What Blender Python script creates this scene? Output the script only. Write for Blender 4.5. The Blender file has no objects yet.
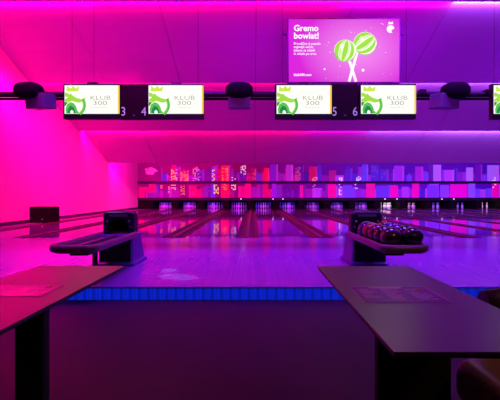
import bpy, bmesh, math, random
from mathutils import Vector, Matrix, Euler

PI = math.pi
scene = bpy.context.scene
COL = scene.collection
F = 402.0                     # focal length in pixels
VX, VY = 253.0, 194.0         # where the camera axis meets the picture
LZ = 0.13                     # level of approach and lanes above the lower floor
CZ = LZ + 0.936               # camera height


def wx(px, d): return (px - VX) / F * d
def wz(py, d): return CZ + (VY - py) / F * d


# ------------------------------------------------------------------ materials
def lin(r, g, b):
    f = lambda c: c / 12.92 if c <= 0.04045 else ((c + 0.055) / 1.055) ** 2.4
    return (f(r / 255), f(g / 255), f(b / 255), 1)


MATS = {}


def mat(name, col, rough=0.5, metal=0.0, emit=0.0, emit_col=None, noise=0.0, nscale=8.0, spec=0.5, coat=0.0, stretch=(1, 1, 1)):
    if name in MATS: return MATS[name]
    m = bpy.data.materials.new(name); m.use_nodes = True
    nt = m.node_tree; b = nt.nodes['Principled BSDF']
    b.inputs['Base Color'].default_value = col
    b.inputs['Roughness'].default_value = rough
    b.inputs['Metallic'].default_value = metal
    b.inputs['Specular IOR Level'].default_value = spec
    b.inputs['Coat Weight'].default_value = coat
    b.inputs['Coat Roughness'].default_value = 0.06
    if emit:
        b.inputs['Emission Color'].default_value = emit_col or col
        b.inputs['Emission Strength'].default_value = emit
    if noise:
        tc = nt.nodes.new('ShaderNodeTexCoord'); mp = nt.nodes.new('ShaderNodeMapping')
        mp.inputs['Scale'].default_value = stretch
        nz = nt.nodes.new('ShaderNodeTexNoise'); nz.inputs['Scale'].default_value = nscale
        nz.inputs['Detail'].default_value = 5
        rp = nt.nodes.new('ShaderNodeMapRange')
        rp.inputs['To Min'].default_value = 1 - noise; rp.inputs['To Max'].default_value = 1 + noise
        mx = nt.nodes.new('ShaderNodeMix'); mx.data_type = 'RGBA'; mx.blend_type = 'MULTIPLY'
        mx.inputs[0].default_value = 1.0; mx.inputs[6].default_value = col
        nt.links.new(tc.outputs['Object'], mp.inputs['Vector'])
        nt.links.new(mp.outputs['Vector'], nz.inputs['Vector'])
        nt.links.new(nz.outputs['Fac'], rp.inputs['Value'])
        nt.links.new(rp.outputs['Result'], mx.inputs[7])
        nt.links.new(mx.outputs[2], b.inputs['Base Color'])
    MATS[name] = m
    return m


def boards_mat(name, c1, c2, width, length, rough, bump=0.0, spec=0.5):
    """narrow boards running along y"""
    m = bpy.data.materials.new(name); m.use_nodes = True
    nt = m.node_tree; b = nt.nodes['Principled BSDF']
    tc = nt.nodes.new('ShaderNodeTexCoord')
    mp = nt.nodes.new('ShaderNodeMapping'); mp.inputs['Rotation'].default_value = (0, 0, PI / 2)
    br = nt.nodes.new('ShaderNodeTexBrick')
    br.inputs['Color1'].default_value = c1; br.inputs['Color2'].default_value = c2
    br.inputs['Mortar'].default_value = tuple(c * 0.75 for c in c1[:3]) + (1,)
    br.inputs['Scale'].default_value = 1
    br.inputs['Brick Width'].default_value = length; br.inputs['Row Height'].default_value = width
    br.inputs['Mortar Size'].default_value = width * 0.04
    br.inputs['Bias'].default_value = 0.0
    nt.links.new(tc.outputs['Object'], mp.inputs['Vector'])
    nt.links.new(mp.outputs['Vector'], br.inputs['Vector'])
    nt.links.new(br.outputs['Color'], b.inputs['Base Color'])
    nz = nt.nodes.new('ShaderNodeTexNoise'); nz.inputs['Scale'].default_value = 3.0
    mp2 = nt.nodes.new('ShaderNodeMapping'); mp2.inputs['Scale'].default_value = (6, 0.6, 1)
    nt.links.new(tc.outputs['Object'], mp2.inputs['Vector'])
    nt.links.new(mp2.outputs['Vector'], nz.inputs['Vector'])
    rp = nt.nodes.new('ShaderNodeMapRange')
    rp.inputs['To Min'].default_value = rough * 0.7; rp.inputs['To Max'].default_value = rough * 1.3
    nt.links.new(nz.outputs['Fac'], rp.inputs['Value'])
    nt.links.new(rp.outputs['Result'], b.inputs['Roughness'])
    b.inputs['Specular IOR Level'].default_value = spec
    if bump:
        bp = nt.nodes.new('ShaderNodeBump'); bp.inputs['Strength'].default_value = bump; bp.inputs['Distance'].default_value = 0.002
        nt.links.new(br.outputs['Fac'], bp.inputs['Height']); bp.invert = True
        nt.links.new(bp.outputs['Normal'], b.inputs['Normal'])
    return m


def glow(name, rgb, s=1.0):
    return mat(name, lin(*rgb), 0.5, emit=s)


def screen_mat(name, rgb, s=1.0):
    return mat(name, (0.005, 0.005, 0.005, 1), 0.9, spec=0.0, emit=s, emit_col=lin(*rgb))


# ------------------------------------------------------------------ mesh builder
class MB:
    def __init__(s): s.v, s.f, s.m, s.sm, s.mats = [], [], [], [], []

    def mi(s, m):
        if m not in s.mats: s.mats.append(m)
        return s.mats.index(m)

    def add(s, verts, faces, m, smooth=False, M=None):
        o = len(s.v); i = s.mi(m)
        s.v += [tuple(M @ Vector(p)) if M else tuple(p) for p in verts]
        for f in faces:
            s.f.append([o + k for k in f]); s.m.append(i); s.sm.append(smooth)

    def quad(s, a, b, c, d, m): s.add([a, b, c, d], [(0, 1, 2, 3)], m)

    def poly(s, pts, m): s.add(pts, [tuple(range(len(pts)))], m)

    def box(s, x0, x1, y0, y1, z0, z1, m, bev=0.0, M=None, seg=2):
        bm = bmesh.new()
        bmesh.ops.create_cube(bm, size=1)
        for v in bm.verts:
            v.co = Vector((x0 + (v.co.x + .5) * (x1 - x0), y0 + (v.co.y + .5) * (y1 - y0), z0 + (v.co.z + .5) * (z1 - z0)))
        if bev: bmesh.ops.bevel(bm, geom=list(bm.edges), offset=bev, segments=seg, profile=0.5, affect='EDGES')
        s.frombm(bm, m, False, M)

    def frombm(s, bm, m, smooth=False, M=None):
        bm.verts.index_update()
        s.add([v.co.copy() for v in bm.verts], [[v.index for v in f.verts] for f in bm.faces], m, smooth, M)
        bm.free()

    def tube(s, pts, r, m, n=10, caps=True):
        pts = [Vector(p) for p in pts]; rs = r if isinstance(r, (list, tuple)) else [r] * len(pts)
        vs, fs = [], []
        for i, p in enumerate(pts):
            t = (pts[min(i + 1, len(pts) - 1)] - pts[max(i - 1, 0)]).normalized()
            a = t.cross(Vector((0, 0, 1)))
            if a.length < 1e-3: a = Vector((1, 0, 0))
            a.normalize(); b = t.cross(a)
            for k in range(n):
                th = 2 * PI * k / n
                vs.append(p + (a * math.cos(th) + b * math.sin(th)) * rs[i])
        for i in range(len(pts) - 1):
            for k in range(n):
                k2 = (k + 1) % n
                fs.append((i * n + k, i * n + k2, (i + 1) * n + k2, (i + 1) * n + k))
        s.add(vs, fs, m, True)
        if caps:
            s.add(vs[:n], [tuple(range(n))], m); s.add(vs[-n:], [tuple(range(n))], m)

    def lathe(s, prof, m, n=16, M=None):
        """prof: (radius, z) pairs"""
        vs, fs = [], []
        for r, z in prof:
            for k in range(n):
                th = 2 * PI * k / n; vs.append((r * math.cos(th), r * math.sin(th), z))
        for i in range(len(prof) - 1):
            for k in range(n):
                k2 = (k + 1) % n
                fs.append((i * n + k, i * n + k2, (i + 1) * n + k2, (i + 1) * n + k))
        s.add(vs, fs, m, True, M)

    def loft(s, loops, m, smooth=False, cap0=True, cap1=True, M=None):
        n = len(loops[0]); vs = [p for l in loops for p in l]; fs = []
        for i in range(len(loops) - 1):
            for k in range(n):
                k2 = (k + 1) % n
                fs.append((i * n + k, i * n + k2, (i + 1) * n + k2, (i + 1) * n + k))
        s.add(vs, fs, m, smooth, M)
        if cap0: s.add(loops[0], [tuple(range(n))], m, False, M)
        if cap1: s.add(loops[-1], [tuple(range(n))], m, False, M)

    def disc(s, cx, y, cz, r, m, n=24, a0=0, a1=2 * PI, rx=None):
        rx = rx or r
        full = abs(a1 - a0 - 2 * PI) < 1e-6
        pts = [(cx + rx * math.cos(a0 + (a1 - a0) * k / n), y, cz + r * math.sin(a0 + (a1 - a0) * k / n)) for k in range(n + (0 if full else 1))]
        s.poly(pts, m)

    def ring(s, cx, y, cz, r0, r1, m, a0=0, a1=2 * PI, n=24):
        for k in range(n):
            t0 = a0 + (a1 - a0) * k / n; t1 = a0 + (a1 - a0) * (k + 1) / n
            s.quad((cx + r0 * math.cos(t0), y, cz + r0 * math.sin(t0)), (cx + r1 * math.cos(t0), y, cz + r1 * math.sin(t0)),
                   (cx + r1 * math.cos(t1), y, cz + r1 * math.sin(t1)), (cx + r0 * math.cos(t1), y, cz + r0 * math.sin(t1)), m)

    def text(s, body, size, m, M, sx=1.0, bold=0.0, align='LEFT'):
        cu = bpy.data.curves.new('lettering', 'FONT'); cu.body = body; cu.size = size; cu.align_x = align
        cu.offset = bold; cu.resolution_u = 3
        ob = bpy.data.objects.new('lettering', cu)
        me = bpy.data.meshes.new_from_object(ob)
        S = Matrix.Diagonal((sx, 1, 1, 1))
        s.add([S @ v.co for v in me.vertices], [list(p.vertices) for p in me.polygons], m, False, M)
        bpy.data.objects.remove(ob); bpy.data.curves.remove(cu); bpy.data.meshes.remove(me)

    def build(s, name, parent=None, loc=None, fix=False):
        me = bpy.data.meshes.new(name); me.from_pydata(s.v, [], s.f)
        for m in s.mats: me.materials.append(m)
        for p, i, sm in zip(me.polygons, s.m, s.sm): p.material_index = i; p.use_smooth = sm
        if fix:
            bm = bmesh.new(); bm.from_mesh(me)
            bmesh.ops.remove_doubles(bm, verts=bm.verts, dist=1e-5)
            bmesh.ops.recalc_face_normals(bm, faces=bm.faces); bm.to_mesh(me); bm.free()
        me.update()
        o = bpy.data.objects.new(name, me); COL.objects.link(o)
        if parent: o.parent = parent
        if loc: o.location = loc
        return o


def tag(o, label, cat, group=None, kind=None):
    o['label'] = label; o['category'] = cat
    if group: o['group'] = group
    if kind: o['kind'] = kind
    return o


def thing(name, label, cat, loc=(0, 0, 0), rz=0, group=None):
    o = bpy.data.objects.new(name, None); COL.objects.link(o)
    o.location = loc; o.rotation_euler = (0, 0, rz); o.empty_display_size = 0.1
    return tag(o, label, cat, group)


def struct(o, label=None):
    o['kind'] = 'structure'
    if label: o['label'] = label
    return o


def copy_tree(o, parent=None):
    c = o.copy(); COL.objects.link(c)
    if parent: c.parent = parent
    for ch in list(o.children): copy_tree(ch, c)
    return c


FACE = Matrix.Rotation(PI / 2, 4, 'X')       # text lying in x-y turned upright, facing -y


def upright(x, y, z): return Matrix.Translation((x, y, z)) @ FACE


# ------------------------------------------------------------------ palette
M_black = mat('black_plastic', (0.008, 0.006, 0.008, 1), 0.4, noise=0.15, spec=.25)
M_blackmatt = mat('matt_black', (0.004, 0.003, 0.004, 1), 0.8, noise=0.2, spec=.12)
M_paint = mat('white_paint', (0.80, 0.50, 0.60, 1), 0.75, noise=0.05, nscale=1.2)
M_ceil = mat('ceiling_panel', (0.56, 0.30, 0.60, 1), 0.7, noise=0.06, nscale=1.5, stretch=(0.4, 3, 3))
M_floor = mat('dark_tile', (0.034, 0.005, 0.026, 1), 0.55, noise=0.35, nscale=2.5, spec=.2)
M_lane = boards_mat('lane_boards', (0.20, 0.10, 0.27, 1), (0.23, 0.12, 0.30, 1), 0.027, 3.0, 0.05, spec=1.0)
M_appr = boards_mat('approach_boards', (0.24, 0.12, 0.34, 1), (0.28, 0.15, 0.38, 1), 0.027, 1.1, 0.14, bump=0.1, spec=0.9)
M_gutter = mat('gutter_plastic', (0.06, 0.018, 0.035, 1), 0.4, noise=0.2)
M_cap = mat('divider_cap', (0.16, 0.06, 0.08, 1), 0.3, noise=0.2)
M_metal = mat('dark_metal', (0.05, 0.05, 0.055, 1), 0.35, metal=0.9, noise=0.1)
M_silver = mat('silver', (0.6, 0.6, 0.62, 1), 0.3, metal=0.8, noise=0.05)

# ------------------------------------------------------------------ setting
XL, XR = -7.24, 17.6
D_EDGE, D_FOUL, D_MASK = 4.04, 8.55, 25.3
P_ = 1.595; X0 = -0.12                        # lane pitch, divider between the 4th and 5th lane
LANES = range(1, 15)
def lane_x(n): return X0 + P_ * (n - 4.5)
def div_x(k): return X0 + P_ * k              # k = 0 between the 4th and 5th lane


b = MB(); b.box(XL, XR, -1.5, D_EDGE + 0.3, -0.1, 0, M_floor)
struct(b.build('floor'))

b = MB(); b.box(XL, XR, D_EDGE + 0.02, D_FOUL, -0.05, LZ, M_appr)
struct(b.build('floor_approach'), 'glossy purple-lit wooden approach in front of the lanes')
# riser: corrugated blue front of the step, its lit look put in as glow
M_riser = mat('blue_riser_glow', lin(25, 60, 240), 0.4, emit=0.38, emit_col=lin(15, 55, 255), noise=0.35, nscale=14, stretch=(1, .1, .1))
M_riser2 = mat('blue_riser_glow_dark', lin(20, 48, 215), 0.4, emit=0.33, emit_col=lin(14, 48, 240), noise=0.35, nscale=14, stretch=(1, .1, .1))
b = MB()
x = XL
while x < XR:
    rib_m = M_riser if int((x - XL) / 0.046 + .5) % 2 else M_riser2
    b.loft([[(x, D_EDGE + 0.02, 0), (x + 0.012, D_EDGE + 0.0, 0), (x + 0.035, D_EDGE + 0.0, 0), (x + 0.046, D_EDGE + 0.02, 0)],
            [(x, D_EDGE + 0.02, LZ - 0.012), (x + 0.012, D_EDGE + 0.0, LZ - 0.012), (x + 0.035, D_EDGE + 0.0, LZ - 0.012), (x + 0.046, D_EDGE + 0.02, LZ - 0.012)]], rib_m)
    x += 0.046
struct(b.build('trim_1'), 'blue ribbed front of the approach step')
b = MB(); b.box(XL, XR, D_EDGE - 0.012, D_EDGE + 0.05, LZ - 0.012, LZ + 0.003, mat('step_nosing', (0.12, 0.1, 0.35, 1), 0.3, noise=.1))
struct(b.build('trim_2'), 'dark nosing along the approach step')

b = MB(); b.box(XL - 0.2, XL, -1.5, 27.4, 0, 7.6, M_paint)
struct(b.build('wall_left'))
b = MB(); b.box(XL, XL + 0.02, D_FOUL, D_MASK, LZ, LZ + 0.11, mat('baseboard_grey', (0.05, 0.03, 0.06, 1), 0.5, noise=.1))
struct(b.build('baseboard_left'))
# walkway between the side wall and the first lane
xa = div_x(-4) - 0.3
b = MB(); b.box(XL, xa, D_FOUL, 26.9, -0.05, LZ, mat('walkway', (0.33, 0.28, 0.38, 1), 0.2, noise=.1))
struct(b.build('floor_walkway'))
b = MB(); b.box(xa, XR, D_FOUL, 27.3, -0.3, -0.05, M_blackmatt)
struct(b.build('floor_lane_bed'))
M_curt = boards_mat('pit_curtain', (0.02, 0.02, 0.05, 1), (0.008, 0.008, 0.02, 1), 0.12, 4, 0.9)
b = MB(); b.box(XL, XR, 27.2, 27.4, -0.1, 4.2, M_blackmatt)
struct(b.build('wall_back'))

# ceiling: sloping panels that drop in steps, coves hidden between them
edges = [(6.2, 5.70), (9.73, 4.65), (13.05, 3.60), (16.6, 2.60), (20.07, 1.55)]    # (distance, height over the camera)
def slope_panel(name, y0, h0, y1, h1, n=2):
    b = MB(); t = 0.07
    z0, z1 = CZ + h0, CZ + h1
    # panels in fields with fine joints
    xs = [XL] + [XL + 2.44 * k for k in range(1, 10)] + [XR]
    for a, c in zip(xs[:-1], xs[1:]):
        g = 0.006
        b.loft([[(a + g, y0, z0), (c - g, y0, z0), (c - g, y0, z0 + t), (a + g, y0, z0 + t)],
                [(a + g, y1, z1), (c - g, y1, z1), (c - g, y1, z1 + t), (a + g, y1, z1 + t)]], M_ceil)
    b.loft([[(XL, y0, z0 + t), (XR, y0, z0 + t), (XR, y0, z0 + t + .02), (XL, y0, z0 + t + .02)],
            [(XL, y1, z1 + t), (XR, y1, z1 + t), (XR, y1, z1 + t + .02), (XL, y1, z1 + t + .02)]], M_blackmatt)
    return struct(b.build(name, fix=True))
b = MB(); b.box(XL, XR, -1.5, 6.3, CZ + 5.75, CZ + 5.85, M_ceil); struct(b.build('ceiling'))
for i in range(4):
    y0, h0 = edges[i]; y1, h1 = edges[i + 1]
    up = 0.34 if i else 0.0
    slope_panel('ceiling_slope', y0 - (0.15 if i else 0), h0 + up, y1, h1)
b = MB(); b.box(XL, XR, 19.9, 27.3, CZ + 2.35, CZ + 2.45, M_ceil); struct(b.build('ceiling_low'))

# ------------------------------------------------------------------ lanes
def build_lane_meshes():
    L = MB(); L.box(-0.533, 0.533, D_FOUL, 26.75, -0.05, LZ, M_lane)
    G = MB()
    pts = [(-0.1175 + 0.235 * k / 8, -0.085 * math.sin(PI * k / 8) + LZ - 0.006) for k in range(9)]
    low = [(x_, z_ - 0.012) for x_, z_ in reversed(pts)]
    l0 = [(x_, D_FOUL + 0.02, z_) for x_, z_ in pts + low]; l1 = [(x_, 26.75, z_) for x_, z_ in pts + low]
    G.loft([l0, l1], M_gutter)
    return L, G
ORD = ['', 'first', 'second', 'third', 'fourth', 'fifth', 'sixth', 'seventh', 'eighth', 'ninth', 'tenth', 'eleventh', 'twelfth', 'thirteenth', 'fourteenth', 'fifteenth']
Lm, Gm = build_lane_meshes()
proto = None
for n in LANES:
    if proto is None:
        t = thing('bowling_lane', '', 'bowling lane', (lane_x(n), 0, 0), 0, 'bowling lanes')
        Lm.build('lane_surface', t)
        g1 = Gm.build('gutter', t); g1.location.x = -0.533 - 0.1175
        g2 = g1.copy(); COL.objects.link(g2); g2.location.x = 0.533 + 0.1175
        proto = t
    else:
        t = copy_tree(proto); t.location.x = lane_x(n)
    t['label'] = f'glossy purple-lit bowling lane, {ORD[n]} one from the pink side wall'
b = MB()
b.box(-0.026, 0.026, D_FOUL + 0.01, 26.75, -0.05, LZ + 0.018, M_cap, 0.006)
dv = b.build('lane_divider')
for j, k in enumerate(range(-4, 11)):
    o = dv if j == 0 else dv.copy()
    if j: COL.objects.link(o)
    o.location.x = div_x(k)
    where = 'divider strip beside the first lane, nearest the pink wall' if k == -4 else (
        f'divider strip after the {ORD[k + 4]} lane from the pink wall')
    tag(o, f'narrow maroon lane {where}', 'lane divider', 'lane dividers')

# pin deck side partitions, dark header above
b = MB()
for k in range(-4, 11):
    b.box(div_x(k) - 0.19, div_x(k) + 0.19, D_MASK + 0.02, 27.2, LZ + 0.0, LZ + 0.72, M_blackmatt)
struct(b.build('trim_3'), 'black partitions between the pin decks')
b = MB(); b.box(XL, XR, D_MASK - 0.06, D_MASK + 0.12, wz(200.2, D_MASK), wz(197.6, D_MASK), mat('mask_rail', (0.03, 0.012, 0.04, 1), 0.3, noise=.1))
struct(b.build('trim_4'), 'dark rail over the pin decks')
b = MB(); b.box(XL, div_x(-4) + .1, D_MASK, 27.2, LZ, wz(199, D_MASK), M_blackmatt)
struct(b.build('trim_5'), 'black panel closing the end of the walkway')

# pins
M_pin = mat('pin_white', (0.85, 0.84, 0.86, 1), 0.25, noise=0.03)
M_pinred = mat('pin_red', (0.6, 0.02, 0.03, 1), 0.3, noise=0.05)
b = MB()
prof = [(0.0, 0), (0.026, 0), (0.029, 0.01), (0.045, 0.06), (0.057, 0.10), (0.0605, 0.115), (0.058, 0.145), (0.047, 0.19), (0.034, 0.225), (0.025, 0.25)]
b.lathe(prof, M_pin, 14)
b.lathe([(0.025, 0.25), (0.0235, 0.265)], M_pinred, 14)
b.lathe([(0.0235, 0.265), (0.023, 0.28)], M_pin, 14)
b.lathe([(0.023, 0.28), (0.0245, 0.295)], M_pinred, 14)
b.lathe([(0.0245, 0.295), (0.031, 0.32), (0.0325, 0.338), (0.029, 0.36), (0.019, 0.375), (0.0, 0.38)], M_pin, 14)
pin0 = b.build('bowling_pin')
first = True
for n in LANES:
    for r in range(4):
        for c in range(r + 1):
            o = pin0 if first else pin0.copy()
            if not first: COL.objects.link(o)
            first = False
            o.location = (lane_x(n) + (c - r / 2) * 0.305, 25.85 + 0.264 * r, LZ)
            tag(o, f'white bowling pin at the end of the {ORD[n]} lane from the pink wall',
                'bowling pin', f'pins on the {ORD[n]} lane')

# ------------------------------------------------------------------ mural over the pin decks
rng = random.Random(5)
NEON = {}
def C(rgb, s=0.55):
    k = f'mural_{rgb[0]}_{rgb[1]}_{rgb[2]}'
    return glow(k, rgb, s * ((.5 if rgb[2] < 150 else .62) if rgb[1] < 100 else .68))
def mixc(a, c, t): return tuple(int(a[i] + (c[i] - a[i]) * t) // 12 * 12 for i in range(3))
def bgcol(px):
    stops = [(138, (132, 0, 120)), (230, (150, 0, 110)), (300, (140, 0, 170)), (360, (120, 10, 200)), (500, (105, 10, 215)), (600, (105, 10, 215))]
    for (a, ca), (c, cc) in zip(stops[:-1], stops[1:]):
        if px <= c: return mixc(ca, cc, max(0, (px - a) / (c - a)))
    return stops[-1][1]
LEFTC = [(110, 10, 150), (170, 10, 130), (90, 20, 170), (200, 0, 110), (140, 20, 160), (120, 0, 110)]
MIDC = [(150, 20, 180), (110, 10, 170), (200, 20, 160), (130, 40, 200), (170, 20, 190), (220, 10, 140)]
RIGHTC = [(130, 60, 255), (100, 40, 230), (170, 70, 255), (150, 30, 220), (80, 30, 210), (190, 60, 250), (115, 20, 190)]
def pal(px):
    if px < 235: return rng.choice(LEFTC if rng.random() < .8 else MIDC)
    if px < 310: return rng.choice(MIDC if rng.random() < .75 else LEFTC)
    if px < 345: return rng.choice(MIDC + RIGHTC)
    return rng.choice(RIGHTC)


class Row:
    """a painted strip of wall; coordinates are horizontal picture units along the wall and 0..1 up the strip"""
    def __init__(s, zb, zt, y):
        s.zb, s.zt, s.y = zb, zt, y; s.b = MB(); s.layer = 0
        s.b.box(XL, XR, y, y + 0.05, zb, zt, M_blackmatt)
    def X(s, px): return wx(px, D_MASK)
    def rect(s, p0, p1, v0, v1, rgb, st=0.55, slant=0.0):
        s.layer += 1
        y = s.y - 0.002 - 0.00012 * s.layer
        H = s.zt - s.zb
        x0, x1 = max(XL, s.X(p0)), min(XR, s.X(p1))
        if x1 <= x0: return
        s.b.quad((x0, y, s.zb + v0 * H), (x1, y, s.zb + v0 * H), (x1, y, s.zb + v1 * H), (x0, y, s.zb + (v1 - slant) * H), C(rgb, st))
    def windows(s, p0, p1, v0, v1, rgb, st, cols, rows, fill=0.6):
        s.layer += 1
        y = s.y - 0.002 - 0.00012 * s.layer; H = s.zt - s.zb
        cw = (p1 - p0) / cols; rh = (v1 - v0) / rows
        for i in range(cols):
            for j in range(rows):
                if rng.random() < fill:
                    a = s.X(p0 + cw * (i + .12)); c = s.X(p0 + cw * (i + .88)); lo = s.zb + H * (v0 + rh * (j + .2)); hi = s.zb + H * (v0 + rh * (j + .75))
                    s.b.quad((a, y, lo), (c, y, lo), (c, y, hi), (a, y, hi), C(rgb, st))
    def build(s): return s.b.build('mural_panel')


ZB, ZM0, ZM1, ZT = wz(198.2, D_MASK), wz(183.6, D_MASK), wz(181.2, D_MASK), wz(158.5, D_MASK)
up = Row(ZM1, ZT, D_MASK); lo = Row(ZM0 - (ZM0 - ZB), ZM0, D_MASK)
VIS = (wz(163, D_MASK) - ZM1) / (ZT - ZM1)        # top of what one sees of the upper strip
# backgrounds
p = 130
while p < 535:
    up.rect(p, p + 10, 0, 1, bgcol(p + 5), 0.5); lo.rect(p, p + 10, 0, 1, bgcol(p + 5), 0.5); p += 10
# towers
p = 156
while p < 530:
    w = rng.uniform(3.5, 9)
    h = rng.uniform(0.3, 0.93) * VIS
    c = pal(p); up.rect(p, p + w, 0, h, c, 0.55 if p < 330 else 0.7, slant=rng.choice([0, 0, 0, 0.08, -0.06]))
    if rng.random() < .5: up.rect(p + w * .72, p + w, 0, h * .97, mixc(c, (255, 60, 255), .3), 0.7)
    if rng.random() < .25: up.rect(p + w * .35, p + w * .6, h, h + 0.1 * VIS, c, 0.6)
    if rng.random() < .4: up.windows(p + .6, p + w - .6, h * .25, h * .92, mixc(c, (255, 120, 255), .35), 0.7, 3, 6, .5)
    p += w * rng.uniform(0.75, 1.15)
p = 138
while p < 530:
    w = rng.uniform(4, 10); c = pal(p); h = rng.uniform(0.55, 1.0)
    lo.rect(p, p + w, 0, h, c, 0.55 if p < 330 else 0.75)
    if rng.random() < .5: lo.rect(p, p + w * .3, 0, h * .97, mixc(c, (255, 60, 255), .25), 0.7)
    if rng.random() < .35: lo.windows(p + .6, p + w - .6, h * .2, h * .9, mixc(c, (255, 120, 255), .3), 0.6, 3, 5, .5)
    p += w * rng.uniform(0.8, 1.1)
# towers that stand out
for p0, p1, v, rgb in [(221, 229, .85, (255, 20, 80)), (211.5, 214, .8, (90, 40, 220)), (264, 269, .72, (255, 10, 90)), (270, 278, .93, (130, 20, 200)),
                       (286, 293, .9, (190, 40, 210)), (309, 317, .8, (225, 10, 110)), (362, 368, .92, (110, 60, 250)), (433, 441, .9, (190, 100, 255)),
                       (394, 404, .85, (170, 40, 240)), (415, 423, .8, (180, 30, 220)), (444, 454, .62, (200, 60, 255)), (466, 473, .75, (190, 110, 255)),
                       (487, 499, .88, (180, 100, 255)), (162, 168, .42, (70, 30, 190)), (475, 482, .93, (120, 10, 190)), (180, 189, .6, (190, 10, 110))]:
    up.rect(p0, p1, 0, v * VIS, rgb, 0.8)
    up.rect(p0 + (p1 - p0) * .8, p1, 0, v * VIS * .98, mixc(rgb, (255, 90, 255), .4), 0.8)
for p0, p1, v, rgb in [(139, 151, .75, (225, 0, 110)), (147, 160, .4, (110, 20, 150)), (221, 229, 1, (255, 15, 90)), (211, 215, 1, (90, 40, 220)), (245, 251, 1, (255, 0, 140)), (263, 268, 1, (230, 0, 110)),
                       (328, 336, .95, (255, 0, 160)), (366, 375, 1, (250, 10, 170)), (390, 398, .85, (255, 0, 190)), (412, 419, 1, (255, 0, 190)),
                       (450, 467, .95, (255, 0, 210)), (492, 499, 1, (255, 0, 180)), (272, 276, 1, (150, 20, 230)), (343, 352, .9, (120, 60, 250)), (376, 388, .85, (110, 50, 235)),
                       (427, 438, .9, (130, 50, 255)), (440, 449, .9, (150, 60, 255)), (468, 475, 1, (150, 80, 255)), (300, 303, .9, (240, 10, 170))]:
    lo.rect(p0, p1, 0, v, rgb, 0.85)
lo.rect(144.5, 146, 0, 0.55, (90, 20, 150))
# dotted advertising columns on the towers
for p0, p1, y0, y1, rgb, st, cols, row in [
        (171, 177.5, 169, 180.5, (255, 190, 130), 1.1, 4, up), (171, 176, 184.5, 190, (255, 190, 130), 1.0, 3, lo),
        (180.5, 188.5, 172, 181, (255, 170, 60), 1.0, 5, up), (180.5, 185, 184.5, 195, (255, 150, 60), 1.0, 3, lo),
        (192.5, 199.5, 166.5, 181, (235, 120, 190), 1.0, 4, up), (212, 215, 168.5, 181, (255, 230, 90), 1.3, 2, up), (213.5, 219, 184.5, 194, (255, 225, 120), 1.3, 3, lo),
        (222, 228, 168, 181, (255, 150, 90), 1.1, 4, up), (222, 227, 184, 190, (255, 130, 90), 1.0, 3, lo),
        (231.5, 236, 177, 181, (255, 230, 230), 1.2, 3, up), (231, 236, 184.5, 190, (255, 230, 230), 1.2, 3, lo),
        (240.5, 246, 165.5, 174.5, (255, 225, 240), 1.3, 4, up), (252, 256, 170, 180, (255, 90, 120), 1.0, 2, up),
        (295, 301, 167, 181, (205, 90, 190), 0.9, 3, up), (312, 317.5, 177, 181, (255, 170, 190), 1.1, 3, up), (312.5, 317, 184.5, 187, (255, 170, 190), 1.1, 3, lo),
        (338.5, 342.5, 177.5, 181, (255, 240, 255), 1.3, 2, up), (338.5, 341.5, 184, 195, (255, 235, 255), 1.3, 2, lo),
        (356, 361, 175, 181, (255, 235, 255), 1.3, 3, up), (354.5, 359.5, 184, 190, (255, 235, 255), 1.2, 3, lo), (168, 170, 184, 193, (255, 150, 120), .9, 1, lo),
        (160, 163, 184, 192, (255, 120, 120), .9, 1, lo), (318.5, 324, 193, 195, (240, 210, 255), 1.2, 1, lo), (492, 495.5, 177, 181, (255, 225, 225), 1.1, 2, up), (492, 496, 184, 188, (255, 225, 225), 1.1, 2, lo)]:
    H = row.zt - row.zb
    v0 = (wz(y1, D_MASK) - row.zb) / H; v1 = (wz(y0, D_MASK) - row.zb) / H
    row.windows(p0, p1, v0, v1, rgb, st, cols, max(2, int((y1 - y0) * .9)), 0.5)
# pink cloud-like emblem near the pink wall
yy = D_MASK - 0.035
for cx, cy, r, rx in [(148.5, 172.5, .13, .17), (151, 169, .11, .17), (154, 170.5, .12, .17), (146.5, 169.5, .07, .09), (152, 173, .12, .15), (156, 171, .05, .12)]:
    yy -= 0.0006
    up.b.disc(wx(cx, D_MASK), yy, wz(cy, D_MASK), r, C((250, 60, 200), .7), 16, rx=rx)
tag(up.build(), 'upper strip of city skyline mural with a pink cloud emblem', 'mural')
tag(lo.build(), 'lower strip of city skyline mural directly above the pin decks', 'mural')
b = MB(); b.box(XL, XR, D_MASK - 0.14, D_MASK + 0.02, ZM0, ZM1, mat('rail_navy', (0.02, 0.005, 0.05, 1), 0.35, noise=.1), 0.01)
struct(b.build('trim_6'), 'dark rail running across the middle of the mural')
# small lamps under the mural
b = MB(); b.lathe([(0, 0), (0.03, 0), (0.034, -0.03), (0.02, -0.05), (0, -0.05)], glow('lamp_white', (255, 225, 255), 2.2), 10)
lp = b.build('rail_lamp')
for i, (px, what) in enumerate([(241, 'fourth'), (273, 'fifth'), (283, 'sixth'), (385, 'tenth'), (397, 'tenth'), (442, 'twelfth'), (454, 'thirteenth')]):
    o = lp if i == 0 else lp.copy()
    if i: COL.objects.link(o)
    o.location = (wx(px, D_MASK - .1), D_MASK - 0.1, wz(198.6, D_MASK - .1))
    side = {385: ', ninth lane side', 397: ', eleventh lane side'}.get(px, '')
    tag(o, f'tiny white rail lamp over the {what} lane from the pink wall{side}', 'lamp', 'tiny lamps on the rail under the mural')

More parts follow.
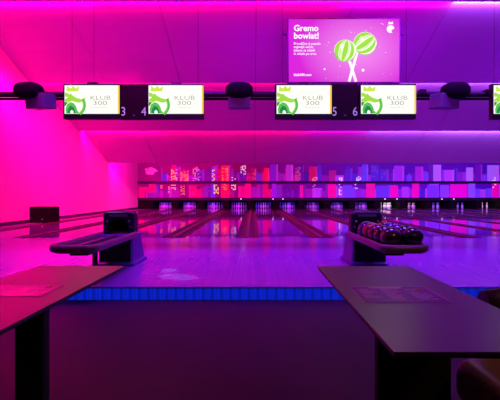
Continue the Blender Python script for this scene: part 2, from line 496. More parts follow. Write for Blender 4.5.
# ------------------------------------------------------------------ scoring monitors on the pipe
DM = 6.06
M_scr = screen_mat('screen_white', (255, 255, 244), 1.05)
M_scr_y = screen_mat('screen_yellow', (255, 205, 90), 1.0)
M_g1 = screen_mat('screen_lime', (165, 225, 60), 1.0); M_g2 = screen_mat('screen_green', (95, 200, 85), 0.95); M_g3 = screen_mat('screen_deep_green', (20, 150, 70), 0.9)
M_g0 = screen_mat('screen_pale_lime', (205, 235, 70), 1.0)
M_txt = screen_mat('screen_text', (150, 150, 152), 0.9); M_txt2 = screen_mat('screen_text_pale', (200, 195, 190), 1.0)
U = DM / F                                      # metres per pixel at the monitors


def monitor_parts(root):
    """local frame: x right, z up, origin at screen's lower left; sizes in pixels times U"""
    b = MB(); b.box(-1.6 * U, 55.1 * U, 0.0, 0.09, -5.2 * U, 30.2 * U, M_black, 0.008)
    b.box(10 * U, 46 * U, 0.09, 0.15, 4 * U, 24 * U, M_blackmatt, 0.01)
    b.build('housing', root)
    s = MB(); q = lambda x0, x1, z0, z1, m, y: s.quad((x0 * U, y, z0 * U), (x1 * U, y, z0 * U), (x1 * U, y, z1 * U), (x0 * U, y, z1 * U), m)
    y = -0.002
    q(0, 55, 0, 28.5, M_scr, y)
    q(53.2, 55, 0, 28.5, M_scr_y, y - .001)
    # green swirl crest: crown, ribbon, round badge
    k = -0.004
    D = lambda cx, cz, r, m, rx=None, a0=0, a1=2 * PI: s.disc(cx * U, kk[0], cz * U, r * U, m, 20, a0, a1, (rx or r) * U)
    kk = [k]
    def nxt(): kk[0] -= 0.0006
    def P(pts, m): s.poly([(x_ * U, kk[0], z_ * U) for x_, z_ in pts], m); nxt()
    P([(2.0, 22.4), (13.6, 22.4), (14.6, 27.8), (11.2, 25.0), (8.6, 28.0), (6.0, 25.0), (2.6, 28.0)], M_g0)
    P([(0.4, 14.2), (3.5, 16.4), (6, 20.4), (8.6, 18.0), (12, 15.8), (17, 14.4), (21.5, 16.2), (19.4, 12.4), (14, 11.0), (9, 12.4), (5, 13.6), (0.4, 11.8)], M_g1)
    P([(0.4, 21.4), (3, 20.6), (6.4, 18.6), (4.2, 16.8), (0.4, 17.2)], M_g1)
    s.ring(9.5 * U, kk[0], 8.6 * U, 9.6 * U, 12.0 * U, M_g2, -1.0, 0.62, 20); nxt()
    s.ring(9.5 * U, kk[0], 8.6 * U, 8.9 * U, 9.8 * U, M_g1, -0.9, 0.4, 20); nxt()
    s.ring(8.5 * U, kk[0], 5.5 * U, 7.2 * U, 9.0 * U, M_g1, 1.3, 2.7, 12); nxt()
    P([(1.6, 0.3), (1.2, 4.5), (2.6, 9.2), (6.0, 11.6), (9.4, 10.4), (11.8, 7.0), (13.0, 3), (15.6, 0.3)], M_g2)
    P([(3.2, .3), (3.2, 4), (6.0, 8.2), (9.2, 6.4), (10.6, 3.0), (11.4, .3)], M_g3)
    P([(6.0, .3), (6.0, 2.4), (7.4, 3.8), (9.0, 2.6), (9.4, .3)], M_scr)
    P([(0.3, 11.2), (2.0, 12.0), (2.6, 10.2), (1.0, 7.6), (0.3, 7.8)], M_g3)
    T = lambda body, x_, z_, sz, sx, m, bold=0: s.text(body, sz * U, m, upright(x_ * U, kk[0] - .001, z_ * U), sx, bold, 'CENTER')
    T('KLUB', 36, 13.8, 6.2, 1.4, M_txt, -0.001); T('300', 35.6, 8.6, 6.2, 1.6, M_txt, -0.001)
    T('bowling & bar', 36, 5.8, 2.2, 1.2, M_txt2)
    s.build('screen', root)
    h = MB(); h.tube([(27 * U, 0.045, 30 * U), (27 * U, 0.07, 31.5 * U)], 0.02, M_metal, 8)
    h.box(22 * U, 32 * U, 0.02, 0.14, 30 * U, 32 * U, M_metal)
    h.build('bracket', root)


def num_panel(root, a, c):
    b = MB(); b.box(0.3 * U, 26.8 * U, 0.02, 0.10, -5.2 * U, 30.2 * U, mat('number_panel', (0.012, 0.008, 0.004, 1), 0.5, noise=.1, spec=.1), 0.004)
    b.build('panel_board', root)
    m = mat('number_grey_glow', (0.35, 0.33, 0.37, 1), 0.4, emit=0.6, emit_col=(0.30, 0.30, 0.28, 1))  # grey glow put into the digits against the violet light
    for ch, xx in ((a, 3.2), (c, 23.8)):
        t = MB(); t.text(ch, 12.5 * U, m, upright(xx * U, 0.016, -1.6 * U), 0.85, 0.0, 'CENTER'); t.build('digit', root)
    e = MB(); e.poly([(12.2 * U, .016, -2.2 * U), (15.4 * U, .016, -2.2 * U), (13.8 * U, .016, 0.2 * U)], mat('emblem_grey', (0.1, 0.09, 0.11, 1), 0.4, noise=.1)); e.build('emblem', root)


def hang_wire(root, xpx, ztop):
    b = MB(); b.tube([(xpx * U, 0.05, 29.5 * U), (xpx * U, 0.05, ztop)], 0.0025, M_blackmatt, 6); b.build('hanging_wire', root)


mz = wz(113.8, DM)
ztop = CZ + 5.74 - mz
mons = [(64.6, '3', 'scoring monitor with green crest logo, left of the panel numbered 3 and 4'),
        (148.6, '4', 'scoring monitor with green crest logo, right of the panel numbered 3 and 4'),
        (276.6, '5', 'scoring monitor with green crest logo, left of the panel numbered 5 and 6'),
        (361.0, '6', 'scoring monitor with green crest logo, right of the panel numbered 5 and 6'),
        (493.6, '7', 'scoring monitor cut off at the edge of the photo, farthest from the pink wall')]
m0 = None
for i, (px, nn, lab) in enumerate(mons):
    if m0 is None:
        m0 = t = thing('scoring_monitor', lab, 'monitor', (wx(px, DM), DM, mz), 0, 'scoring monitors on the ceiling pipe')
        monitor_parts(t)
    else:
        t = copy_tree(m0); t.location = (wx(px, DM), DM, mz); t['label'] = lab
for px, lst in ((64.6, (6, 28)), (148.6, (49,)), (276.6, (6,)), (361.0, (46.5,)), (493.6, (2.5,))):
    t = [o for o in COL.objects if o.name.startswith('scoring_monitor') and abs(o.location.x - wx(px, DM)) < .01][0]
    for xx in lst: hang_wire(t, xx, ztop)
for px, a, c, lab in ((119.8, '3', '4', 'black lane number panel reading 3 and 4 between two monitors'), (331.6, '5', '6', 'black lane number panel reading 5 and 6 between two monitors')):
    t = thing('lane_number_sign', lab, 'sign', (wx(px, DM), DM, mz), 0, 'lane number panels'); num_panel(t, a, c)
# pipe behind the monitors
zp = wz(94.6, 6.3)
b = MB(); b.tube([(XL, 6.3, zp), (9.5, 6.3, zp)], 0.045, M_black, 12)
b.tube([(XL, 6.36, zp - 0.055), (9.5, 6.36, zp - 0.055)], 0.02, M_blackmatt, 8)  # thin dark tube stands in for the shadow band under the pipe
pp = b.build('ceiling_pipe'); tag(pp, 'long black pipe spanning the room, carrying the scoring monitors and spotlights', 'pipe')
b = MB()
for xx in (wx(422, 6.3), wx(487, 6.3)):
    b.box(xx - .05, xx + .05, 6.24, 6.36, zp - 0.01, zp + 0.075, M_black, 0.012)
b.build('clamp', pp)

# spotlights on the pipe
M_lens = mat('spot_grey', (0.14, 0.14, 0.17, 1), 0.45, noise=0.1)
def spotlight(px, lab, off, turn):
    d = 6.2; g = d / F
    t = thing('spotlight', lab, 'spotlight', (wx(px, d), d, wz(92.6, d)), 0, 'black spotlights on the ceiling pipe')
    W = 13.6 * g
    bm = bmesh.new(); bmesh.ops.create_uvsphere(bm, u_segments=28, v_segments=16, radius=1)
    for v in bm.verts:
        e = 2 / 2.7
        co = Vector([math.copysign(abs(c) ** e, c) for c in v.co])
        v.co = Vector((co.x * W, co.y * 0.15 - 0.10, co.z * 8.2 * g))
    b = MB(); b.frombm(bm, M_blackmatt, True)
    b.build('lamp_body', t)
    b = MB(); R = Matrix.Translation((off * g, -0.02, -9.0 * g)) @ Matrix.Rotation(turn, 4, 'Z') @ Matrix.Rotation(0.12, 4, 'X')
    hw = 10.8 * g
    b.box(-hw, hw, -0.13, 0.15, -7.6 * g, 7.0 * g, M_lens, 0.014, R)
    h = b.build('lens_box', t)
    s_ = 1 if turn > 0 else -1
    b = MB(); b.ring(0, 0, 0, 0.05, 0.072, M_black, n=20); b.disc(0, 0.002, 0, 0.05, M_metal, 20)
    l = b.build('lens_ring', h); l.matrix_local = R @ Matrix.Translation((s_ * (hw + .002), 0, -0.01)) @ Matrix.Rotation(s_ * PI / 2, 4, 'Z')
    b = MB(); b.box(-0.05, 0.05, 0.0, 0.16, -0.02, 0.07, M_black, 0.01); b.box(-0.04, 0.04, 0.04, 0.1, -0.03, 0.15, M_black, 0.008)
    b.build('clamp', t)
spotlight(32.5, 'black rounded spotlight with grey box, nearest the pink side wall', 8.5, -0.25)
spotlight(239.5, 'black rounded spotlight with grey box, between monitors of lanes 4 and 5', 0, 0.0)
spotlight(452, 'black rounded spotlight with grey box, past the monitor of lane 6', -8, 0.25)

# ------------------------------------------------------------------ advertising screen
DA = 10.1; A = DA / F
t = thing('advertising_sign', 'large lit magenta advertising screen with two green striped lollipops', 'screen', (wx(287.5, DA), DA, wz(83.2, DA)))
b = MB(); b.box(0, 113 * A, 0.0, 0.10, 0, 65.4 * A, mat('screen_rim', (0.12, 0.03, 0.11, 1), 0.4, noise=.1), 0.01)
b.box(-4 * A, 117 * A, 0.1, 0.16, 50 * A, 52 * A, M_black)
b.build('housing', t)
s = MB()
# smooth magenta gradient: radial from the middle
mg = bpy.data.materials.new('magenta_picture'); mg.use_nodes = True
nt = mg.node_tree; pb = nt.nodes['Principled BSDF']; pb.inputs['Base Color'].default_value = (0.005, 0.005, 0.005, 1); pb.inputs['Specular IOR Level'].default_value = 0
tc = nt.nodes.new('ShaderNodeTexCoord'); mp = nt.nodes.new('ShaderNodeMapping')
mp.inputs['Location'].default_value = (-0.62 * 113 * A / (60 * A), 0, -0.5 * 65 * A / (45 * A)); mp.inputs['Scale'].default_value = (1 / (60 * A), 0.0, 1 / (45 * A))
gr = nt.nodes.new('ShaderNodeTexGradient'); gr.gradient_type = 'SPHERICAL'
cr = nt.nodes.new('ShaderNodeValToRGB')
cr.color_ramp.elements[0].position = 0.0; cr.color_ramp.elements[0].color = lin(226, 40, 226)
cr.color_ramp.elements[1].position = 1.0; cr.color_ramp.elements[1].color = lin(255, 150, 250)
nt.links.new(tc.outputs['Object'], mp.inputs['Vector']); nt.links.new(mp.outputs['Vector'], gr.inputs['Vector'])
nt.links.new(gr.outputs['Fac'], cr.inputs['Fac']); nt.links.new(cr.outputs['Color'], pb.inputs['Emission Color']); pb.inputs['Emission Strength'].default_value = 0.95
q = lambda x0, x1, z0, z1, m, y: s.quad((x0 * A, y, z0 * A), (x1 * A, y, z0 * A), (x1 * A, y, z1 * A), (x0 * A, y, z1 * A), m)
q(1.4, 111.6, 1.4, 64, mg, -0.002)
M_w = screen_mat('print_white', (255, 240, 255), 1.15)
M_lg = screen_mat('print_lime', (165, 230, 70), 1.0); M_lw = screen_mat('print_cream', (245, 255, 225), 1.1); M_lgd = screen_mat('print_green', (105, 190, 30), .9); M_lp = screen_mat('print_pale_lime', (205, 245, 140), 1.0)
TX = lambda body, x_, z_, sz, sx=1.0, bold=0.0: s.text(body, sz * A, M_w, upright(x_ * A, -0.006, z_ * A), sx, bold)
TX('Gremo', 6.2, 52.2, 8.4, 1.0, 0.006); TX('bowlat!', 6.2, 44.6, 8.4, 1.0, 0.006)
for i, ln in enumerate(['Privoščite si popoln', 'najboljši večer,', 'zabava za mlade', 'in mlade po srcu.']):
    TX(ln, 6.2, 38.4 - 3.35 * i, 3.5, 0.95, 0.001)
TX('klub300.com', 6.2, 7.2, 3.6, 0.95, 0.002)
# lollipops
def stick(x0, z0, x1, z1, w, y):
    dx, dz = x1 - x0, z1 - z0; L = math.hypot(dx, dz); nx, nz_ = -dz / L * w, dx / L * w
    s.poly([((x0 + nx) * A, y, (z0 + nz_) * A), ((x0 - nx) * A, y, (z0 - nz_) * A), ((x1 - nx) * A, y, (z1 - nz_) * A), ((x1 + nx) * A, y, (z1 + nz_) * A)], M_w)
stick(61.5, 1.6, 70.5, 34, 1.35, -0.005); stick(68.5, 1.6, 60, 28, 1.35, -0.006)
def lolly(cx, cz, r, rot, y):
    s.disc(cx * A, y, cz * A, r * A, M_lw, 32)
    # curved stripes clipped to the circle
    ca, sa = math.cos(rot), math.sin(rot)
    for j, (u0, u1, m) in enumerate([(-0.98, -0.66, M_lg), (-0.36, 0.0, M_lg), (0.34, 0.74, M_lg), (-0.60, -0.48, M_lp), (0.06, 0.16, M_lp)]):
        yy_ = y - 0.002 - 0.0006 * j; n_ = 12; L_ = []
        for k in range(n_ + 1):
            v = -0.98 + 1.96 * k / n_; e = math.sqrt(1 - v * v); row_ = []
            for u in (u0, u1):
                uu = u * e + 0.22 * (1 - v * v) * (1 - abs(u)); row_.append(((cx + r * (uu * ca - v * sa) * .985) * A, yy_, (cz + r * (uu * sa + v * ca) * .985) * A))
            L_.append(row_)
        for k in range(n_): s.quad(L_[k][0], L_[k][1], L_[k + 1][1], L_[k + 1][0], m)
    s.disc((cx - .3 * r) * A, y - 0.007, (cz + .4 * r) * A, 0.2 * r * A, M_lw, 16)
    s.ring(cx * A, y - 0.008, cz * A, r * .95 * A, r * A, M_lgd, PI * 1.05, PI * 1.95, 20)
lolly(77.5, 39.5, 11.6, -0.95, -0.010); lolly(57.5, 32, 11.2, -0.25, -0.026)
# sparkles
rs = random.Random(3)
for k in range(34):
    s.disc(rs.uniform(34, 104) * A, -0.004, rs.uniform(4, 60) * A, rs.choice([.25, .3, .45]) * A, M_w, 8)
s.disc(75.5 * A, -0.0045, 13 * A, 1.5 * A, M_w, 12); s.disc(37 * A, -0.0045, 14 * A, .9 * A, M_w, 10)
# white round emblem with a cap
s.disc(103 * A, -0.006, 54 * A, 3.9 * A, M_w, 24)
s.poly([(x_ * A, -0.007, z_ * A) for x_, z_ in [(103.4, 52.5), (107.5, 55.2), (107.3, 52.6), (105, 50.4)]], mg)
s.poly([(x_ * A, -0.007, z_ * A) for x_, z_ in [(100.6, 58.9), (105.6, 58.9), (105.0, 61.6), (103.2, 60.4), (101.2, 61.6)]], M_w)
s.build('screen', t)
b = MB()
for xx in (14, 99):
    b.box((xx - 1.5) * A, (xx + 1.5) * A, 0.1, 0.3, 58 * A, 61 * A, M_black)
    b.box((xx - 1) * A, (xx + 1) * A, 0.14, 0.2, 58 * A, 65.6 * A, M_black)
b.build('bracket', t)

# ------------------------------------------------------------------ ball returns
M_ret = mat('return_black', (0.007, 0.007, 0.014, 1), 0.38, noise=.15, spec=.3)
M_retlit = mat('return_side_lit', (0.07, 0.05, 0.24, 1), 0.35, noise=.15)  # blue light on the plinth sides put into the colour
M_tray = mat('tray_rubber', (0.17, 0.075, 0.09, 1), 0.35, noise=.2)
M_trayin = mat('tray_inside', (0.05, 0.03, 0.05, 1), 0.2, noise=.1)
def rrect(x0, x1, y0, y1, r, n=6, rb=None):
    """rounded rectangle, near corners r, far corners rb"""
    rb = r if rb is None else rb; pts = []
    for cx, cy, a, rr in ((x1 - rb, y1 - rb, 0, rb), (x0 + rb, y1 - rb, PI / 2, rb), (x0 + r, y0 + r, PI, r), (x1 - r, y0 + r, 1.5 * PI, r)):
        for k in range(n + 1):
            th = a + PI / 2 * k / n; pts.append((cx + rr * math.cos(th), cy + rr * math.sin(th)))
    return pts
def ball_return_parts(t):
    b = MB()   # plinth
    L = lambda x_, y0, y1, z: [(p_[0], p_[1], z) for p_ in rrect(-x_, x_, y0, y1, 0.05, 4)]
    b.loft([L(.25, -0.02, 0.66, 0), L(.25, -0.02, 0.66, .03), L(.228, 0, .60, .05), L(.218, 0, .46, .36), L(.222, 0.02, .44, .40)], M_retlit)
    b.quad((-.205, -0.003, .06), (.205, -0.003, .06), (.2, -0.003, .35), (-.2, -0.003, .35), M_ret)
    b.build('plinth', t)
    # tray
    b = MB(); x_, y0, y1 = .255, -1.30, .22
    def lp(inset, z): return [(p_[0], p_[1], z) for p_ in rrect(-x_ + inset, x_ - inset, y0 + inset, y1 - inset, max(.03, .15 - inset), 6, max(.02, .06 - inset))]
    b.loft([lp(.05, .345), lp(.005, .365), lp(0, .40), lp(.006, .425), lp(.03, .435), lp(.055, .425), lp(.065, .385)], M_tray, True, True, False)
    b.build('tray', t)
    b = MB(); b.poly([(p_[0], p_[1], .387) for p_ in rrect(-x_ + .06, x_ - .06, y0 + .06, y1 - .06, .09, 6, .03)], M_trayin)
    b.box(-.012, .012, y0 + .3, y1 - .1, .387, .412, M_tray, .005)
    b.build('tray_floor', t)
    b = MB(); b.lathe([(0, .004), (.05, .004), (.058, .0), (.058, -.002)], M_blackmatt, 20, Matrix.Translation((0, y0 + .2, .392))); b.build('hand_dryer', t)
    b = MB(); b.box(-.13, .07, -1.02, -.86, .29, .35, M_blackmatt, .012); b.box(-.05, .05, -.86, .0, .30, .35, M_blackmatt, .01)
    b.build('bracket', t)
    # hood with an arched mouth
    n = 24
    def arch(hw, z0, z1, r, y):
        pts = [(-hw, y, z0)]
        for k in range(n // 2 + 1):
            th = PI - PI / 2 * k / (n // 2); pts.append((-hw + r + r * math.cos(th), y, z1 - r + r * math.sin(th)))
        for k in range(n // 2 + 1):
            th = PI / 2 - PI / 2 * k / (n // 2); pts.append((hw - r + r * math.cos(th), y, z1 - r + r * math.sin(th)))
        pts.append((hw, y, z0)); return pts
    fr0, fr1 = 0.12, 0.40
    b = MB()
    o0, o1, o2 = arch(.205, .40, .70, .05, fr0 + .02), arch(.205, .40, .70, .05, fr1 - .1), arch(.18, .40, .60, .05, fr1)
    of = arch(.19, .405, .685, .045, fr0)
    i0, i1 = arch(.135, .405, .60, .125, fr0), arch(.13, .405, .595, .12, fr0 + .2)
    def strip(l0, l1, m, sm=True):
        for k in range(len(l0) - 1): b.quad(l0[k], l0[k + 1], l1[k + 1], l1[k], m)
    strip(i0, of, M_ret); strip(of, o0, M_ret); strip(o0, o1, M_ret); strip(o1, o2, M_ret); b.poly(o2, M_ret)
    b.build('hood', t, fix=True)
    b = MB(); strip(i0, i1, M_blackmatt); b.poly(i1, M_blackmatt); b.build('ball_mouth', t)
    for s_ in (-1, 1):
        b = MB(); b.disc(s_ * .145, fr0 - .003, .575, .013, M_silver, 12); b.build('button', t)
        b = MB(); b.disc(s_ * .165, fr0 - .003, .50, .008, M_silver, 10); b.build('button', t)
    b = MB(); b.box(-.12, .12, fr0 - .006, fr0 + .001, .635, .668, mat('plate_grey', (.09, .085, .1, 1), .4, noise=.3, nscale=60)); b.build('name_plate', t)
xb1, xb2 = div_x(-1) - 0.075, div_x(1) + 0.04
t1 = thing('ball_return', 'black ball return with an empty tray, near the pink wall side', 'ball return', (xb1, 5.22, LZ), 0, 'ball returns on the approach')
ball_return_parts(t1)
b = MB(); b.box(-.235, -.185, -.16, -.10, 0, .36, M_ret, .006); b.build('tray_leg', t1)
t2 = thing('ball_return', 'black ball return with its tray full of bowling balls', 'ball return', (xb2, 5.22, LZ), 0, 'ball returns on the approach')
for ch in t1.children:
    if not ch.name.startswith('tray_leg'): copy_tree(ch, t2)

# bowling balls
R = 0.108
BC = {'black': (0.012, 0.008, 0.010, 1), 'dark brown': (0.035, 0.012, 0.012, 1), 'dark red': (0.22, 0.008, 0.015, 1), 'dark blue': (0.012, 0.02, 0.16, 1), 'maroon': (0.09, 0.006, 0.02, 1), 'purple': (0.06, 0.01, 0.14, 1), 'navy': (0.01, 0.012, 0.06, 1)}
def ball_mesh(cn):
    m = mat('ball_' + cn.replace(' ', '_'), BC[cn], 0.12, noise=.5, nscale=5, spec=.6, coat=.4)
    bm = bmesh.new(); bmesh.ops.create_uvsphere(bm, u_segments=28, v_segments=18, radius=R)
    b = MB(); b.frombm(bm, m, True)
    for hx, hy in ((-.012, .0), (.014, .0), (0, -.045)):
        v = Vector((hx, hy, 0)); z_ = math.sqrt(R * R - v.length_squared)
        nrm = Vector((hx, hy, z_)).normalized()
        b.lathe([(0, .0008), (.011, .0008)], M_blackmatt, 10, Matrix.Translation(nrm * R) @ nrm.to_track_quat('Z', 'Y').to_matrix().to_4x4())
    return b
places = [(-1, ['dark brown', 'black', 'maroon', 'dark red', 'navy']), (1, ['black', 'navy', 'dark blue', 'dark blue', 'dark red'])]
rb = random.Random(2)
for sgn, cols in places:
    for i, cn in enumerate(cols):
        o = ball_mesh(cn).build('bowling_ball')
        o.location = (xb2 + sgn * .1085, 5.22 - 1.30 + .18 + i * .2175, LZ + .387 + R)
        o.rotation_euler = (rb.uniform(-1.2, 1.2), rb.uniform(-1, 1), rb.uniform(0, 6))
        row = 'pink wall row' if sgn < 0 else 'other row'
        place = ['frontmost', 'second from front', 'third from front', 'fourth from front', 'fifth from front', 'sixth from front'][i]
        tag(o, f'{cn} bowling ball in the full ball return, {place}, {row}', 'bowling ball', 'bowling balls in the ball return')

# ------------------------------------------------------------------ dark box speaker by the side wall
d = 13.0
t = thing('floor_speaker', 'black box speaker standing by the pink side wall', 'speaker', (-6.86, d, LZ), 0.0)
b = MB(); b.box(-.37, .37, 0, .5, .0, .52, M_blackmatt, .015); b.build('cabinet', t)
b = MB(); b.box(-.33, .33, -.012, .002, .05, .48, mat('speaker_cloth', (.004, .003, .004, 1), .9, spec=.08, noise=.4, nscale=90), .004); b.build('grille', t)
b = MB(); b.disc(0.05, -.014, .12, .022, M_silver, 12); b.build('badge', t)

# ------------------------------------------------------------------ tables
TZ = CZ - 0.39
M_top = mat('table_laminate', (0.062, 0.028, 0.048, 1), 0.3, noise=.12, nscale=14, stretch=(8, .6, 1))
M_edge = mat('table_edge', (0.012, 0.008, 0.012, 1), 0.4, noise=.1)
M_post = mat('post_black', (0.004, 0.003, 0.004, 1), 0.6, noise=.2)
def table(lab, x0, x1, y0, y1, px0, px1, dp):
    cx, cy = (x0 + x1) / 2, (y0 + y1) / 2
    t = thing('table', lab, 'table', (cx, cy, 0), 0, 'dark tables')
    hx, hy = (x1 - x0) / 2, (y1 - y0) / 2
    b = MB(); b.box(-hx, hx, -hy, hy, TZ - .004, TZ, M_top, .001); b.box(-hx, hx, -hy, hy, TZ - .016, TZ - .004, M_edge, .003); b.build('tabletop', t)
    a, c = wx(px0, dp) - cx, wx(px1, dp) - cx
    b = MB(); b.box(a, c, dp - cy, dp - cy + .05, .02, TZ - .016, M_post, .008); b.build('post', t)
    m_ = (a + c) / 2
    b = MB(); b.box(m_ - .2, m_ + .2, dp - cy - .24, dp - cy + .29, 0, .02, M_post, .006); b.build('foot_plate', t)
    return t
tl_ = table('dark rectangular table beside the pink-lit side, cut off by the photo edge', wx(40, 2.19), wx(125, 2.19), .62, 2.185, 18, 48, 1.55)
tl_.rotation_euler.z = -.025; tl_.location.x -= .019
table('dark rectangular table with the leather tub chair beside it', wx(317.3, 2.175), wx(408, 2.175), .992, 2.175, 378, 452, 1.5)  # post widened to stand in for the shade under the table too
M_menu = mat('menu_sheet', (0.09, 0.012, 0.13, 1), 0.15, noise=.2, spec=.7)
M_mprint = mat('menu_print', (0.60, 0.26, 0.80, 1), 0.4, noise=.1); M_mred = mat('menu_red', (.5, .03, .12, 1), .4, noise=.1)
def menu(lab, x0, x1, y0, y1, sd, rz=0):
    r_ = random.Random(sd); cx, cy = (x0 + x1) / 2, (y0 + y1) / 2; hx, hy = (x1 - x0) / 2, (y1 - y0) / 2
    o = MB(); o.box(-hx, hx, -hy, hy, 0, .0015, M_menu)
    z = .0018
    for (a, c, e, f) in ((-hx, hx, -hy, -hy + .003), (-hx, hx, hy - .003, hy), (-hx, -hx + .003, -hy, hy), (hx - .003, hx, -hy, hy)):
        o.quad((a, e, z), (c, e, z), (c, f, z), (a, f, z), M_mprint)
    for c_ in range(3):
        xx = -hx * .86 + c_ * hx * .6
        for k in range(9):
            w = r_.uniform(.25, .5) * hx; yy = hy * .6 - k * hy * .155
            if r_.random() < .85: o.quad((xx, yy, z), (xx + w, yy, z), (xx + w, yy + hy * .05, z), (xx, yy + hy * .05, z), M_mprint)
    o.add([(hx * .72 + .1 * hx * math.cos(a * PI / 8), hy * .6 + .2 * hy * math.sin(a * PI / 8), z) for a in range(16)], [tuple(range(16))], M_mred)
    o.quad((-hx * .5, hy * .74, z), (hx * .35, hy * .74, z), (hx * .35, hy * .9, z), (-hx * .5, hy * .9, z), M_mprint)
    b = o.build('menu'); b.location = (cx, cy, TZ); b.rotation_euler.z = rz
    tag(b, lab, 'menu', 'menus on the tables')
menu('dark printed menu sheet on the table by the leather tub chair', .400, .715, 1.44, 1.686, 1, 0.0)
menu('dark printed menu sheet on the table nearer the pink wall', -1.12, -.808, 1.525, 1.72, 2, 0.0)

# ------------------------------------------------------------------ tub chair
M_leather = mat('brown_leather', (0.15, 0.075, 0.035, 1), 0.38, noise=.45, nscale=6)
M_leather2 = mat('dark_leather', (0.03, 0.014, 0.012, 1), 0.38, noise=.4, nscale=7)
t = thing('tub_chair', 'dark brown leather tub chair pulled up to the table with the menu', 'chair', (1.20, 1.27, 0), 0)
# chair faces -x; shell is a U open at -x
def shell():
    path = []   # (x, y, height)
    for k in range(8): path.append((-.30 + .36 * k / 7, .30, .69 + .12 * (k / 7) ** 1.4))
    for k in range(1, 16):
        th = PI / 2 - PI * k / 16
        path.append((.06 + .28 * math.cos(th), .30 * math.sin(th), .81 + .06 * math.sin(PI * k / 16)))
    for k in range(8): path.append((.06 - .36 * k / 7, -.30, .69 + .12 * (1 - k / 7) ** 1.4))
    loops = []
    for i, (x_, y_, h) in enumerate(path):
        a = Vector(path[max(i - 1, 0)][:2]); c = Vector(path[min(i + 1, len(path) - 1)][:2]); tg = (c - a).normalized()
        nrm = Vector((-tg.y, tg.x))          # outward
        w = .04; lp_ = []
        sec = [(-w, .30), (w, .30), (w * 1.1, .45), (w * 1.15, h - .05), (w * .8, h - .012), (0, h), (-w * .8, h - .012), (-w * 1.15, h - .05), (-w * 1.1, .45)]
        lean = 0.10 * max(0, (x_ - .0)) / .34
        for u, z in sec:
            off = nrm * u
            lp_.append((x_ + off.x + lean * (z - .3), y_ + off.y, z))
        loops.append(lp_)
    b = MB(); b.loft(loops, M_leather2, True); return b
shell().build('backrest', t, fix=True)
bm = bmesh.new(); bmesh.ops.create_cube(bm, size=1)
for v in bm.verts: v.co = Vector((v.co.x * .72 - .085, v.co.y * .54, .37 + v.co.z * .17))
bmesh.ops.bevel(bm, geom=list(bm.edges), offset=.06, segments=5, profile=.5, affect='EDGES')
b = MB(); b.frombm(bm, M_leather, True); b.build('seat_cushion', t)
b = MB(); b.box(-.33, .28, -.26, .26, .25, .32, M_leather2, .02); b.build('seat_base', t)
for sx in (-.27, .22):
    for sy in (-.22, .22):
        b = MB(); b.tube([(sx, sy, 0), (sx * .95, sy * .95, .26)], [.014, .02], M_post, 10); b.build('leg', t)

# ------------------------------------------------------------------ lights
def area(name, loc, aim, sx, sy, col, power, spread=None):
    L = bpy.data.lights.new(name, 'AREA'); L.shape = 'RECTANGLE'; L.size = sx; L.size_y = sy
    L.color = col; L.energy = power
    if spread: L.spread = spread
    o = bpy.data.objects.new(name, L); COL.objects.link(o); o.location = loc
    dv_ = Vector(aim) - Vector(loc); o.rotation_euler = dv_.to_track_quat('-Z', 'Y').to_euler()
    return o
PINK, ROSE, RED, MAG, VIO, BLU = (1, 0.0, .24), (1, 0.0, .13), (1, .0, .10), (.8, .0, .6), (.45, .02, 1), (.22, .06, 1)
SEGS = [(-7.2, -4.0, PINK, 1.0), (-4.0, -1.0, ROSE, .8), (-1.0, 2.2, (1, 0, .13), .7), (2.2, 5.0, MAG, .5), (5.0, 8.0, (.45, .12, 1), .85), (8.0, 11.5, (.45, .18, 1), 1.0), (11.5, 17, (.45, .1, 1), 1.0)]
def cove(d_, h_, k):
    for a, c, col, w in SEGS:
        area('cove_light', ((a + c) / 2, d_ + 0.28, CZ + h_ + 0.125), ((a + c) / 2, d_ + 1.28, CZ + h_ - 0.08), c - a, 0.03, col, k * w * (c - a))
cove(9.73, 4.65, 22); cove(13.05, 3.60, 19); cove(16.6, 2.60, 60)
for a, c, col, w in SEGS:
    area('cove_light', ((a + c) / 2, 20.2, CZ + 1.8), ((a + c) / 2, 25.3, CZ + .3), c - a, 0.1, (1, 0, .5) if c < -3.9 else col, (65 if c < -3.9 else 8) * w * (c - a))
# pink wash on the side wall
area('wall_washer', (-5.4, 7.0, CZ + 4.8), (XL, 11.5, CZ + 1.0), 5, .6, PINK, 300, 1.3)
area('wall_washer', (-5.6, 11.0, CZ + 3.7), (XL, 15.0, CZ + .6), 5, .4, PINK, 300, 1.3)
# unseen blue and violet fill added over the approach and lanes
for xx, col, p_ in ((-4.2, (.75, .0, .6), 110), (-1.4, (.33, .01, 1), 160), (2.0, (.25, .02, 1), 180), (5.2, (.28, .02, 1), 180), (9, (.28, .02, 1), 160)):
    area('approach_fill', (xx, 4.6, CZ + 4.6), (xx, 6.8, LZ), 1.6, 1.0, col, p_, 1.7)
for xx, col, p_ in ((-3.4, (.9, 0, .45), 65), (0, (.5, .0, .9), 80), (4.0, (.38, .01, 1), 110), (9.0, (.33, .02, 1), 160)):
    area('lane_fill', (xx, 8.5, CZ + 4.7), (xx, 15.5, LZ), 2.2, .8, col, p_, 1.5)
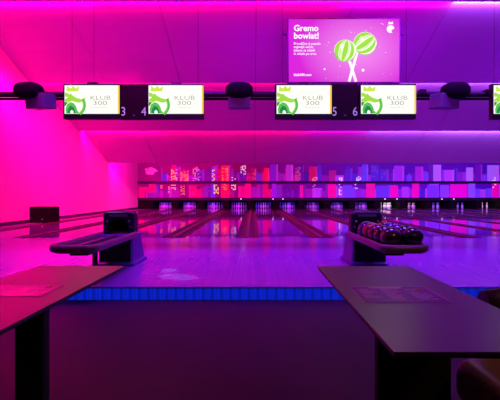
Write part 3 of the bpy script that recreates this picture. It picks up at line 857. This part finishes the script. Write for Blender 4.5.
# two thin pale beams on the approach
for tgt in ((-1.12, 4.95, LZ), (-.86, 4.55, LZ)):
    L = bpy.data.lights.new('beam_lamp', 'SPOT'); L.spot_size = .10; L.spot_blend = .6; L.energy = 600; L.color = (.28, .5, 1); L.shadow_soft_size = .02
    o = bpy.data.objects.new('beam_lamp', L); COL.objects.link(o); o.location = (-3.3, 6.0, CZ + 1.25)
    o.rotation_euler = (Vector(tgt) - o.location).to_track_quat('-Z', 'Y').to_euler()
# unseen fill added to brighten the sloping ceiling
for xx, col, p_ in ((-4.6, (.85, 0, .42), 24), (-1, (.62, 0, .55), 62), (3.0, (.40, 0, .75), 70), (8.0, (.24, 0, .85), 80), (13, (.24, 0, .85), 80)):
    area('ceiling_fill', (xx, 2.2, CZ + 2.9), (xx * 1.3, 13.0, CZ + 3.7), 2.6, .6, col, p_, 1.2)
# pin deck lamps
for n in LANES:
    col, p_ = {10: ((1, .8, .75), 9), 14: ((1, .75, .45), 6), 11: ((1, .6, .2), 2.0)}.get(n, ((.0, .03, 1), 10 if n < 7 else 3.5))
    area('pin_deck_lamp', (lane_x(n), 25.5, LZ + .66), (lane_x(n), 26.5, LZ + .1), .9, .08, col, p_)
# unseen dim fill added over the tables, a warm one for the chair
area('room_fill', (0.3, 0.2, 3.4), (0.3, 2.0, 0), 3.0, 1.5, (.8, .10, .7), 4)
area('room_fill', (2.4, 0.6, 2.6), (1.3, 1.3, .4), .4, .4, (1, .55, .15), 16)

w = bpy.data.worlds.new('World'); scene.world = w; w.use_nodes = True
w.node_tree.nodes['Background'].inputs[0].default_value = (0.25, 0.0, 0.35, 1)
w.node_tree.nodes['Background'].inputs[1].default_value = 0.03

# ------------------------------------------------------------------ camera
cam = bpy.data.cameras.new('Camera'); co = bpy.data.objects.new('Camera', cam); COL.objects.link(co)
co.location = (0, 0, CZ); co.rotation_euler = (PI / 2, 0, 0)
cam.sensor_fit = 'HORIZONTAL'; cam.sensor_width = 36; cam.lens = F / 500 * 36
cam.shift_x = (250 - VX) / 500; cam.shift_y = -(200 - VY) / 500
cam.clip_start = .05; cam.clip_end = 200
scene.camera = co
scene.view_settings.view_transform = 'Standard'
scene.view_settings.look = 'None'
scene.view_settings.exposure = 0; scene.view_settings.gamma = 1
